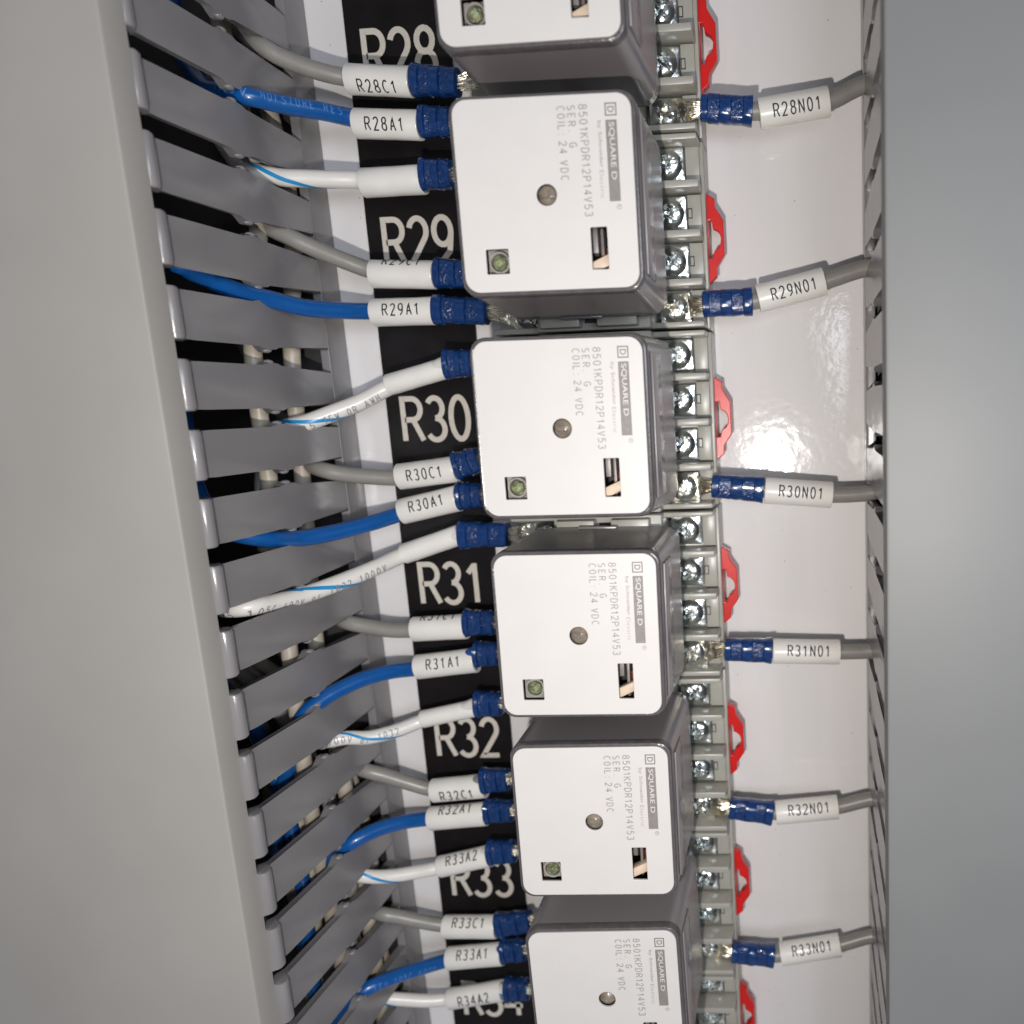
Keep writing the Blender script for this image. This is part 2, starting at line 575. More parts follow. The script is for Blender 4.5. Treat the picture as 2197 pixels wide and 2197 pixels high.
def make_duct(name, label, lip, side, xfoot, xtop, ztop, slot0, lidx, lidz, width, y0, y1, pitch):
    root = thing(name, label, 'wiring duct', (xfoot, (y0 + y1) / 2, 0))
    off = Vector((xfoot, (y0 + y1) / 2, 0))
    zb = 0.92                # bottom of the slots
    th = 0.22
    gap = 0.25               # half a slot
    bm = bmesh.new()

    def xw(z):
        return xfoot + (xtop - xfoot) * z / ztop
    out = -side              # towards the relays

    def prism(poly):
        """poly in (y, z): outward face + inward face + rim, bevelled a little"""
        A = [bm.verts.new(Vector((xw(z), y, z)) - off) for y, z in poly]
        B = [bm.verts.new(Vector((xw(z) - out * th, y, z)) - off) for y, z in poly]
        n = len(poly)
        fa = bm.faces.new(A if out > 0 else A[::-1])
        fb = bm.faces.new(B[::-1] if out > 0 else B)
        for i in range(n):
            q = (A[i], B[i], B[(i + 1) % n], A[(i + 1) % n])
            bm.faces.new(q if out > 0 else q[::-1])
        es = list(fa.edges)
        bmesh.ops.bevel(bm, geom=es, offset=0.05, segments=2, affect='EDGES', profile=0.5)
    # lower solid strip
    prism([(y0, 0.0), (y0, zb), (y1, zb), (y1, 0.0)][::-1])
    k = int((slot0 - y1) / pitch) - 1
    ys = []
    y = slot0
    while y < y1:
        y += pitch
    y -= pitch
    while y > y0:
        ys.append(y)
        y -= pitch
    for ya, yb in zip(ys, ys[1:]):
        t, b = ya - gap, yb + gap           # finger between slot ya (above) and slot yb (below)
        pol = [(t, zb - 0.01), (t, 3.02), (t + 0.05, 3.16), (t + 0.155, 3.30), (t + 0.155, 3.46), (t + 0.02, 3.66), (t, 3.72),
               (t, ztop - 0.62), (t + 0.085, ztop - 0.3), (t + 0.085, ztop),
               (b - 0.085, ztop), (b - 0.085, ztop - 0.3), (b, ztop - 0.62),
               (b, 3.72), (b - 0.02, 3.66), (b - 0.155, 3.46), (b - 0.155, 3.30), (b - 0.05, 3.16), (b, 3.02), (b, zb - 0.01)]
        prism(pol)
        # snap lip on the tip
        lp = [(-0.05, -0.36), (lip * 0.4, -0.30), (lip * 0.8, -0.20), (lip, -0.10), (lip * 0.95, -0.02), (lip * 0.7, 0.04), (lip * 0.3, 0.07), (-0.05, 0.07)]
        rows = []
        for yy, sc_ in ((b - 0.085, 0.25), (b - 0.065, 0.8), (b - 0.02, 1.0), (t + 0.02, 1.0), (t + 0.065, 0.8), (t + 0.085, 0.25)):
            rows.append([bm.verts.new(Vector((xw(ztop) + out * (q[0] * sc_ if q[0] > 0 else q[0]), yy, ztop + q[1])) - off) for q in lp])
        for ra, rb in zip(rows, rows[1:]):
            for j in range(len(lp)):
                q = (ra[j], ra[(j + 1) % len(lp)], rb[(j + 1) % len(lp)], rb[j])
                bm.faces.new(q if out > 0 else q[::-1])
        bm.faces.new(rows[0] if out < 0 else rows[0][::-1]); bm.faces.new(rows[-1] if out > 0 else rows[-1][::-1])
    for ya, yb in zip(ys, ys[1:]):
        for yy in ((ya - gap + 0.125, yb + gap - 0.125) if side < 0 else ()):   # rounded break-off nubs
            bmesh.ops.create_uvsphere(bm, u_segments=14, v_segments=8, radius=1.0,
                                      matrix=Matrix.Translation(Vector((xw(3.4) - out * 0.07, yy, 3.39)) - off) @ Matrix.Diagonal((0.10, 0.06, 0.12, 1)))
    bmesh.ops.recalc_face_normals(bm, faces=bm.faces)
    obj('slotted_wall', bm, 'duct', root)
    # far wall and floor
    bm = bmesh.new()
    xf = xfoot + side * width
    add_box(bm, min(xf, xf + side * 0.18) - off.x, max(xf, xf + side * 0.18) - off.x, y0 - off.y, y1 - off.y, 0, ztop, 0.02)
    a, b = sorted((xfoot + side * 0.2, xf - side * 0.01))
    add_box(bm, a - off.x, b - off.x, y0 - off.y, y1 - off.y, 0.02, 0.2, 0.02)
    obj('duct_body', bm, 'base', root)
    # snap-on cover, its edge following the slightly skewed duct
    bm = bmesh.new()
    (xa, ya), (xb, yb) = lidx

    def ex(y):
        return xa + (xb - xa) * (y - ya) / (yb - ya)
    th = 0.16
    prof = [(0.0, lidz - 0.62), (0.0, lidz - 0.07), (0.02, lidz - 0.02), (0.07, lidz), (width + 0.3, lidz), (width + 0.3, lidz - th), (th, lidz - th), (th, lidz - 0.62)]
    rings = []
    for y in (y1, y0):
        rings.append([bm.verts.new(Vector((ex(y) + side * d, y, z)) - off) for d, z in prof])
    n = len(prof)
    for i in range(n):
        q = (rings[0][i], rings[0][(i + 1) % n], rings[1][(i + 1) % n], rings[1][i])
        bm.faces.new(q)
    bm.faces.new(rings[0][::-1]); bm.faces.new(rings[1])
    bmesh.ops.recalc_face_normals(bm, faces=bm.faces)
    obj('cover', bm, 'cover' if side < 0 else 'dimmed_cover', root)
    return root


make_duct('wiring_duct', 'grey slotted wiring duct with dark open slots, left of the engraved black plate', 0.19, -1, -7.0, -7.13, 6.42, -2.66,
          ((-7.0, -3.4), (-7.16, -20.5)), 7.1, 7.0, -29.0, 5.0, PITCH)
make_duct('wiring_duct', 'grey slotted wiring duct seen edge on, right of the white panel strip', 0.03, 1, 6.23, 6.22, 6.42, -2.24,
          ((6.15, -2.0), (6.17, -20.5)), 7.1, 6.0, -29.0, 5.0, 1.345)

# ================================================================== ENGRAVED PLATE
root = thing('name_plate', 'long black plate engraved with white relay numbers R28 to R34', 'name plate', (-4.9, -12.0, 0))
off = Vector((-4.9, -12.0, 0))
bm = bmesh.new()
co = [(-6.02, 5.0), (-6.27, -29.0), (-3.74, -29.0), (-3.46, 5.0)]
lo = [bm.verts.new(Vector((x, y, 0.004)) - off) for x, y in co]
hi = [bm.verts.new(Vector((x, y, 0.11)) - off) for x, y in co]
bm.faces.new(hi); bm.faces.new(lo[::-1])
for i in range(4):
    bm.faces.new((lo[i], lo[(i + 1) % 4], hi[(i + 1) % 4], hi[i]))
bmesh.ops.bevel(bm, geom=list(bm.edges), offset=0.02, segments=2, affect='EDGES')
bmesh.ops.recalc_face_normals(bm, faces=bm.faces)
obj('plate', bm, 'plate', root)
for i, num in enumerate(range(28, 35)):
    x0 = (-5.644, -5.676, -5.715, -5.744, -5.782, -5.809, -5.86)[i]
    yt = (1.003, -3.23, -7.59, -11.95, -16.36, -20.70, -24.66)[i]
    me = stroke_mesh('R%d' % num, 1.07, 0.63, 0.138, lambda x, y, z: Vector((x0 + 0.90 + x, yt - 0.60 + y, 0.1145 + z)) - off, xs=0.78)
    obj('lettering', me, 'engraved', root, smooth=0)

# ================================================================== RELAY SOCKETS
SY = (1.55, 0.50, -0.55, -1.60)           # terminal rows
P = 4.2


def screw_mesh():
    bm = bmesh.new()
    nr, na = 12, 64
    R, H = 0.325, 0.17
    rings = []
    for i in range(nr + 1):
        r = R * i / nr
        ring = []
        for j in range(na):
            a = 2 * PI * j / na
            x, y = r * math.cos(a), r * math.sin(a)
            z = H * (1 - (r / R) ** 3.6 * 0.7)
            u = max(abs(x), abs(y)); w = min(abs(x), abs(y))
            if w < 0.05 and u < 0.20:
                z -= 0.12 * min(1.0, (0.05 - w) / 0.018) * min(1.0, (0.20 - u) / 0.04)
            if abs(y) < 0.032:
                z -= 0.07 * min(1.0, (0.032 - abs(y)) / 0.012)
            if r < 0.085:
                z = min(z, H - 0.12)
            ring.append(bm.verts.new((x, y, z)))
            if i == 0:
                break
        rings.append(ring)
    for j in range(na):
        bm.faces.new((rings[0][0], rings[1][j], rings[1][(j + 1) % na]))
    for r0, r1 in zip(rings[1:], rings[2:]):
        for j in range(na):
            bm.faces.new((r0[j], r1[j], r1[(j + 1) % na], r0[(j + 1) % na]))
    last = rings[-1]
    base = [bm.verts.new((v.co.x, v.co.y, -0.03)) for v in last]
    for j in range(na):
        bm.faces.new((last[j], base[j], base[(j + 1) % na], last[(j + 1) % na]))
    return bm


def washer_mesh():
    bm = bmesh.new()
    add_box(bm, -0.37, 0.37, -0.37, 0.37, -0.07, 0.0, 0.03, 2)
    bmesh.ops.subdivide_edges(bm, edges=[e for e in bm.edges if e.calc_length() > 0.3], cuts=6, use_grid_fill=True)
    for v in bm.verts:
        v.co.z += 0.035 * math.sin(v.co.x * 7.0 + 1.0) * math.cos(v.co.y * 5.0)
    return bm


def socket_body():
    bm = bmesh.new()
    hy = 2.075
    add_box(bm, -2.62, 2.53, -hy, hy, 0.004, 1.0, 0.03)                 # base
    add_box(bm, -1.30, 1.30, -hy + 0.003, hy - 0.003, 0.9, 2.28, 0.04)  # centre column under the relay
    for x0, x1 in ((0.15, 1.05), (-1.15, -0.25)):                       # raised blocks at both ends of the column
        add_box(bm, x0, x1, hy - 0.62, hy - 0.06, 2.2, 2.62, 0.03)
        add_box(bm, x0, x1, -hy + 0.06, -hy + 0.62, 2.2, 2.62, 0.03)
    for s in (1, -1):
        for y, w in ((2.0, 0.13), (1.025, 0.17), (-0.025, 0.17), (-1.075, 0.17), (-2.0, 0.13)):
            a, b = sorted((s * 1.25, s * 2.49))
            add_box(bm, a, b, y - w / 2, y + w / 2, 0.95, 1.88, 0.035)
            a, b = sorted((s * 1.25, s * 1.50))
        for y in SY:
            a, b = sorted((s * 2.14, s * 2.46))                         # shelf outside each washer
            add_box(bm, a, b, y - 0.42, y + 0.42, 0.95, 1.22, 0.02)
        add_box(bm, *sorted((s * 2.44, s * 2.55)), -hy + 0.01, hy - 0.01, 0.85, 1.12, 0.03)
    # dark slot marks and recesses
    for y in SY[1:]:
        add_box(bm, 2.145, 2.25, y - 0.10, y + 0.13, 1.15, 1.226, 0.0, mi=1)
        add_box(bm, 2.165, 2.228, y - 0.075, y + 0.10, 1.16, 1.232, 0.0, mi=0)
    for s in (1, -1):
        add_box(bm, -0.20, 0.10, s * 1.62 - 0.3, s * 1.62 + 0.3, 2.2, 2.30, 0.0, mi=1)
        a, b = sorted((s * 1.32, s * 1.40))
        for y in (1.86, -1.86):
            add_box(bm, *sorted((s * 1.31, s * 1.72)), y - 0.075, y + 0.06, 1.0, 1.16, 0.0, mi=1)
    return bm


def tab_mesh():
    out = [(2.2, 1.12), (2.45, 1.10), (2.50, 1.05), (2.73, .90), (2.735, .72), (2.92, .42), (2.925, -.36), (2.73, -.64), (2.72, -.84), (2.50, -1.03), (2.2, -1.1)]
    hole = [(2.545, .36), (2.575, .36), (2.60, .20), (2.68, .17), (2.75, .11), (2.785, .02), (2.77, -.09), (2.71, -.17), (2.63, -.21), (2.60, -.26), (2.575, -.36), (2.545, -.36)]
    hole = [(x + 0.02 + (0.045 if x > 2.56 else 0), y * 1.18) for x, y in hole]
    me = flat_mesh('release_tab', [out, hole], 0.26, 0.02)
    return xf_mesh(me, lambda c: Vector((c.x, c.y, c.z + 0.66)))


proto = None
SCREWROT = [0.3, 1.1, 2.0, 0.75, 1.6, 0.1, 2.5, 0.9]


def children(o):
    return [c for c in bpy.data.objects if c.parent == o]


def copy_tree(o, parent=None):
    c = o.copy()
    C.objects.link(c)
    c.parent = parent
    for ch in children(o):
        copy_tree(ch, c)
    return c


SOCK = []
for i in range(7):
    num = 28 + i
    lab = 'beige screw terminal socket with red release tab, behind the relay beside engraved R%d' % num
    if num == 28:
        lab = 'beige screw terminal socket at the top, cut off by the photo edge, under relay R28'
    if num == 34:
        lab = 'beige screw terminal socket lowest in the column, no relay face showing, level with engraved R34'
    if proto is None:
        r = thing('relay_socket', lab, 'relay socket', (0, 0, 0), 'beige relay sockets in one column')
        obj('socket_body', socket_body(), ['socket', 'slot'], r)
        obj('release_tab', tab_mesh(), 'red', r)
        k = 0
        for sx in (1, -1):
            for y in SY:
                s = obj('terminal_screw', screw_mesh(), 'zinc', r, smooth=40) if k == 0 else None
                if s is None:
                    s = sc0.copy(); C.objects.link(s); s.parent = r
                    wsh = w0.copy(); C.objects.link(wsh); wsh.parent = s
                else:
                    sc0 = s
                    w0 = obj('washer', washer_mesh(), 'zinc', s)
                s.location = (sx * 1.75, y, 1.32)
                s.rotation_euler = (0, 0, 0.0)
                k += 1
        proto = r
    else:
        r = copy_tree(proto)
        r['label'] = lab
    r.location = (0.0, -i * P - 0.05, 0.0)
    SOCK.append(r)
    # every screw stopped at its own angle, its square washer kept parallel to the walls
    kk = 0
    for s in children(r):
        if s.name.startswith('terminal_screw'):
            a = SCREWROT[(kk * 3 + i * 5) % 8] + 0.2 * i
            s.rotation_euler = (0.04 * math.sin(kk + i), 0.05 * math.cos(2 * kk + i), a)
            for w in children(s):
                w.rotation_euler = (0, 0, -a + 0.03 * math.sin(kk * 2 + i))
            kk += 1

# ================================================================== RELAYS
W, H, ZT, ZB = 3.2899, 3.3614, 5.7567, 2.7591
TILT = [(-0.0051, -0.0061, -0.0031), (-0.0229, 0.0309, -0.0028), (-0.0075, 0.0084, -0.0077),
        (-0.0152, 0.0272, -0.0125), (-0.0196, 0.0263, -0.0041), (-0.0017, 0.0212, 0.0134)]
DX = [0.0426, -0.0007, 0.0163, -0.0355, -0.0096, -0.0132]
DY = [0.0497, -0.0408, -0.0383, -0.0282, 0.0456, 0.012]
HT = ZT - ZB


def relay_shell():
    bm = bmesh.new()
    lv = [(-0.42, 1.74, 1.80, .34), (-0.06, 1.77, 1.835, .36), (0.0, 1.782, 1.846, .36), (0.06, 1.778, 1.842, .36), (HT - 0.22, W / 2 + .088, H / 2 + .084, .32),
          (HT - 0.06, W / 2 + .080, H / 2 + .076, .31), (HT - 0.018, W / 2 + .062, H / 2 + .058, .30), (HT - 0.005, W / 2 + .03, H / 2 + .028, .28), (HT - 0.02, W / 2 - 0.02, H / 2 - 0.02, .25), (HT - .06, W / 2 - .2, H / 2 - .2, .2)]
    rings = []
    for z, hw, hh, r in lv:
        rings.append([bm.verts.new((x, y, z)) for x, y in rrect(0, 0, hw, hh, r, 7)])
    for i, (r0, r1) in enumerate(zip(rings, rings[1:])):
        n = len(r0)
        for j in range(n):
            f = bm.faces.new((r0[j], r0[(j + 1) % n], r1[(j + 1) % n], r1[j]))
            f.material_index = 1 if i >= 4 else 0
    f = bm.faces.new(rings[0][::-1])
    f.material_index = 1
    return bm


def side_rib(sx):
    bm = bmesh.new()
    add_box(bm, *sorted((sx * 1.735, sx * 1.789)), -1.42, 1.42, HT - 1.30, HT - 0.30, 0.025)
    return bm


def latch_lug(sy):
    bm = bmesh.new()
    add_box(bm, -0.55, 0.35, *sorted((sy * 1.80, sy * 1.885)), 0.02, 0.16, 0.02)
    return bm


def mechanism():
    bm = bmesh.new()
    add_box(bm, -1.45, 1.40, -1.5, 1.5, -0.3, 0.25, 0.03, mi=0)
    add_box(bm, -1.38, -0.62, -0.75, 1.3, 0.25, 1.9, 0.05, mi=0)
    r = bmesh.ops.create_cone(bm, cap_ends=True, segments=28, radius1=0.62, radius2=0.62, depth=2.0,
                              matrix=Matrix.Translation((-0.1, 0.2, 1.0)) @ Matrix.Rotation(PI / 2, 4, 'X'))
    for f in {f for v in r['verts'] for f in v.link_faces}:
        f.material_index = 1
    add_box(bm, 0.62, 0.95, -1.2, 1.2, 0.2, 2.2, 0.03, mi=0)
    add_box(bm, 0.70, 0.84, -1.0, -0.5, 2.2, 2.62, 0.02, mi=2)          # steel bars under the window
    add_box(bm, 0.88, 0.95, -1.42, -0.55, 2.1, 2.66, 0.01, mi=2)
    return bm


def contact_arm():
    bm = bmesh.new()
    add_box(bm, -0.30, 0.30, -0.10, 0.10, -0.14, 0.14, 0.03)
    me = bpy.data.meshes.new('t'); bm.to_mesh(me); bm.free()
    rot = Matrix.Rotation(math.radians(24), 4, 'Z')
    return xf_mesh(me, lambda c: (rot @ c) + Vector((0.93, -1.20, 2.70)))


WIN = (0.925, -0.97, 0.155, 0.375)
LED = (-1.010, -1.135, 0.215, 0.222)


def relay_label_plate():
    loops = [rrect(0, 0, W / 2, H / 2, 0.27, 7),
             rrect(WIN[0], WIN[1], WIN[2], WIN[3], 0.015, 2)[::-1],
             rrect(LED[0], LED[1], LED[2], LED[3], 0.015, 2)[::-1],
             [(0.19 * math.cos(a * PI / 16), 0.19 * math.sin(a * PI / 16)) for a in range(32)][::-1]]
    me = flat_mesh('face_plate', loops, 0.07, 0.012)
    return xf_mesh(me, lambda c: Vector((c.x, c.y, c.z + HT - 0.004)))


ZP = HT + 0.036


def face_text(txt, x, y0, length, height, weight=0.0, z=ZP, spacing=1.0):
    me = text_mesh(txt, length, height, weight, spacing)
    # baseline runs down the face (-y), letters' tops towards +x
    return xf_mesh(me, lambda c: Vector((x + c.y, y0 - c.x, z)))


def make_relay(label):
    r = thing('relay', label, 'relay', (0, 0, 0), 'plug-in relays in one column')
    obj('housing', relay_shell(), ['smoke', 'rim'], r)
    for q in (1, -1):
        obj('side_rib', side_rib(q), 'rib', r)
        obj('latch_lug', latch_lug(q), 'rib', r)
    obj('mechanism', mechanism(), ['mech', 'coil', 'steel'], r)
    obj('contact_arm', contact_arm(), 'bobbin', r)
    bm = bmesh.new()
    add_box(bm, 0.96, 1.10, -1.12, -0.88, 2.25, 2.58, 0.02)
    obj('contact_block', bm, 'copper', r)
    fp = obj('face_plate', relay_label_plate(), 'label', r)
    def line(txt, x, y0, length, h):
        base = sum(NARROW.get(c, 1.0) for c in txt[:-1])
        pitch = (length - 0.56 * h * 0.94) / base
        return stroke_mesh(txt, h - 0.02, pitch, 0.019, lambda px, py, z: Vector((x + h / 2 + py, y0 - length / 2 - px, ZP + z)), prop=True, xs=0.94)
    parts = [(line('8501KPDR12P14V53', 0.687, 1.504, 1.915, 0.162), 0),
             (line('SER.  G', 0.478, 1.495, 0.705, 0.152), 0),
             (line('COIL: 24 VDC', 0.288, 1.490, 1.258, 0.155), 0),
             (face_text('by Schneider', 1.005, 1.218, 0.800, 0.088, 0.006), 0),
             (face_text('Electric', 1.005, 0.375, 0.48, 0.080, -0.012, spacing=1.15), 0)]
    # registered mark
    ring = []
    t = face_text('R', 1.318, -0.243, 0.04, 0.045)
    parts.append((t, 0))
    me = flat_mesh('ring', [[(1.340 + .046 * math.cos(a * PI / 12), -0.263 + .046 * math.sin(a * PI / 12)) for a in range(24)],
                            [(1.340 + .036 * math.cos(a * PI / 12), -0.263 + .036 * math.sin(a * PI / 12)) for a in range(24)][::-1]], 0.0)
    parts.append((xf_mesh(me, lambda c: Vector((c.x, c.y, ZP))), 0))
    obj('lettering', join_meshes('lettering', parts), 'print', fp, smooth=0)
    # emblem: a D in a square, and a bar with reversed-out lettering
    def rect(x0, x1, y0, y1):
        return [(x0, y0), (x1, y0), (x1, y1), (x0, y1)]
    e = []
    me = flat_mesh('sq', [rect(1.165, 1.382, 1.290, 1.513), rect(1.190, 1.357, 1.315, 1.488)[::-1]], 0.0)
    e.append((xf_mesh(me, lambda c: Vector((c.x, c.y, ZP))), 0))
    e.append((face_text('D', 1.214, 1.452, 0.105, 0.120, 0.02), 0))
    me = flat_mesh('bar', [rect(1.168, 1.373, -0.165, 1.225)], 0.0)
    e.append((xf_mesh(me, lambda c: Vector((c.x, c.y, ZP))), 0))
    e.append((face_text('SQUARE D', 1.212, 1.188, 0.98, 0.115, 0.008, z=ZP + 0.004), 1))
    obj('emblem', join_meshes('emblem', e), ['bar', 'label'], fp, smooth=0)
    # push button: a low ribbed dome in its hole
    bm = bmesh.new()
    nr, na = 8, 36
    rings = []
    for i in range(nr + 1):
        rr = 0.187 * i / nr
        ring = []
        for j in range(na if i else 1):
            a = 2 * PI * j / na
            x, y = rr * math.cos(a), rr * math.sin(a)
            z = HT + 0.03 - 0.10 * (rr / 0.187) ** 2 - (0.03 if abs(y) < 0.05 and abs(x) > 0.05 else 0)
            if rr < 0.06:
                z = HT - 0.01
            ring.append(bm.verts.new((x, y, z)))
        rings.append(ring)
    for j in range(na):
        bm.faces.new((rings[0][0], rings[1][j], rings[1][(j + 1) % na]))
    for r0, r1 in zip(rings[1:], rings[2:]):
        for j in range(na):
            bm.faces.new((r0[j], r1[j], r1[(j + 1) % na], r0[(j + 1) % na]))
    obj('push_button', bm, 'button', r)
    # indicator lamp in its square window
    bm = bmesh.new()
    outer = rrect(LED[0], LED[1], LED[2] + .03, LED[3] + .03, 0.02, 2)
    lo = [bm.verts.new((x, y, HT - 0.24)) for x, y in outer]
    bm.faces.new(lo)
    for (ra, rb, za, zc) in ((0.20, 0.165, HT - .10, HT - .10), (0.165, 0.15, HT - .10, HT - .22), (0.20, 0.21, HT - .10, HT - .24)):
        A = [bm.verts.new((LED[0] + ra * math.cos(2 * PI * j / 28), LED[1] + ra * math.sin(2 * PI * j / 28), za)) for j in range(28)]
        B = [bm.verts.new((LED[0] + rb * math.cos(2 * PI * j / 28), LED[1] + rb * math.sin(2 * PI * j / 28), zc)) for j in range(28)]
        for j in range(28):
            bm.faces.new((A[j], B[j], B[(j + 1) % 28], A[(j + 1) % 28]))
    lamp = obj('indicator_lamp', bm, 'ledcup', r)
    bm = bmesh.new()
    bmesh.ops.create_icosphere(bm, subdivisions=3, radius=0.125, matrix=Matrix.Translation((LED[0] + 0.005, LED[1], HT - 0.13)))
    lr = random.Random(11)
    for v in bm.verts:
        v.co += Vector((lr.uniform(-.016, .016), lr.uniform(-.016, .016), lr.uniform(-.02, .02)))
    obj('lens', bm, 'led', lamp, smooth=25)
    return r


M['rib'] = smoked('smoked_clear_rib', (0.185, 0.165, 0.165), 0.96)
RLAB = ['white faced relay at the top, cut off by the photo edge, lower corner showing',
        'white faced smoked grey relay beside the engraved R29',
        'white faced smoked grey relay beside the engraved R30, above the panel glare',
        'white faced smoked grey relay beside the engraved R31',
        'white faced smoked grey relay beside the engraved R32',
        'white faced relay lowest in the column, its bottom cut off by the photo edge']
rel0 = None
for i in range(6):
    if rel0 is None:
        r = rel0 = make_relay(RLAB[0])
    else:
        r = copy_tree(rel0)
        r['label'] = RLAB[i]
    r.location = (DX[i], -i * P + DY[i], ZB)
    v = Vector(TILT[i])
    r.rotation_mode = 'QUATERNION'
    r.rotation_quaternion = Matrix.Rotation(v.length, 3, v.normalized()).to_quaternion()

# ================================================================== WIRES
WR = 0.195
SR = 0.37


def barrel(bm, p0, p1, off, seed, k):
    rnd = random.Random(seed)
    j = lambda a: a * (1 + rnd.uniform(-.05, .05))
    prof = [(0.0, .28, .24, 0, 2.6), (0.02, .325, .29, 0, 2.6), (0.13, j(.33), .30, 0, 2.6), (0.15, j(.335), .235, 1, 3.0), (0.36, j(.345), .225, 1, 3.0),
            (0.38, j(.345), .315, 0, 2.4), (0.48, j(.35), .33, 0, 2.3), (0.58, j(.345), .315, 0, 2.4), (0.60, j(.35), .235, 1, 3.0), (0.81, j(.355), .245, 1, 3.0),
            (0.83, j(.36), .31, 0, 2.5), (0.97, j(.385), .34, 0, 2.4), (1.0, j(.385), .33, 0, 2.4), (0.998, .33, .28, 0, 2.3), (0.93, .26, .24, 0, 2.2)]
    prof = [(t, w * k, h * k, mi, sq) for t, w, h, mi, sq in prof]
    add_profile(bm, p0, p1, prof, off=off)


def tongue(bm, ps, pb, off, seed):
    """flat fork from under the screw to the barrel with bare strands"""
    rnd = random.Random(seed)
    d = pb - ps
    t = Vector((d.x, d.y, 0)).normalized()
    b = Vector((-t.y, t.x, 0))
    sec = [(-0.30, .30, 0.0), (0.32, .30, 0.0), (0.48, .27, .02), (0.72, .20, .10), (1.0, .16, .16)]
    L = Vector((d.x, d.y, 0)).length
    rows = []
    for k, w, dz in sec:
        s = k * L if k > 0.4 else k
        base = ps + t * s
        zc = ps.z + (pb.z - ps.z) * max(0, (k - 0.3) / 0.7) * 0.8
        rows.append([bm.verts.new(base * 1 + b * w * q + Vector((0, 0, zc - ps.z + hgt)) - off) for q, hgt in ((-1, 0.02), (-0.5, .045), (0, 0.035), (0.5, .045), (1, 0.02), (1, -0.04), (-1, -0.04))])
    n = 7
    for r0, r1 in zip(rows, rows[1:]):
        for j in range(n):
            bm.faces.new((r0[j], r1[j], r1[(j + 1) % n], r0[(j + 1) % n]))
    bm.faces.new(rows[0][::-1]); bm.faces.new(rows[-1])
    for k in range(7):
        q = (k - 3) / 3 * 0.17
        a = pb + b * q * 0.7 + Vector((0, 0, 0.02 + rnd.uniform(-.03, .05)))
        m = ps + t * L * (0.62 + rnd.uniform(-.05, .08)) + b * q * 1.1 + Vector((0, 0, 0.10 + rnd.uniform(0, .03)))
        e = a + t * 0.15
        add_tube(bm, Path([m, m.lerp(a, 0.5) + Vector((0, 0, 0.03)), a, e], 0.1), 0.028, 7, off, True, 0)


BLANK = {'R29A2': 'white blue-striped wire with blank white sleeve, just above the engraved R29',
         'R30A2': 'white blue-striped wire with blank white sleeve, slanting up just above the engraved R30',
         'R31A2': 'long white blue-striped wire with blank sleeve, slanting up just above the engraved R31',
         'R32A2': 'white blue-striped wire with blank white sleeve, just above the engraved R32'}


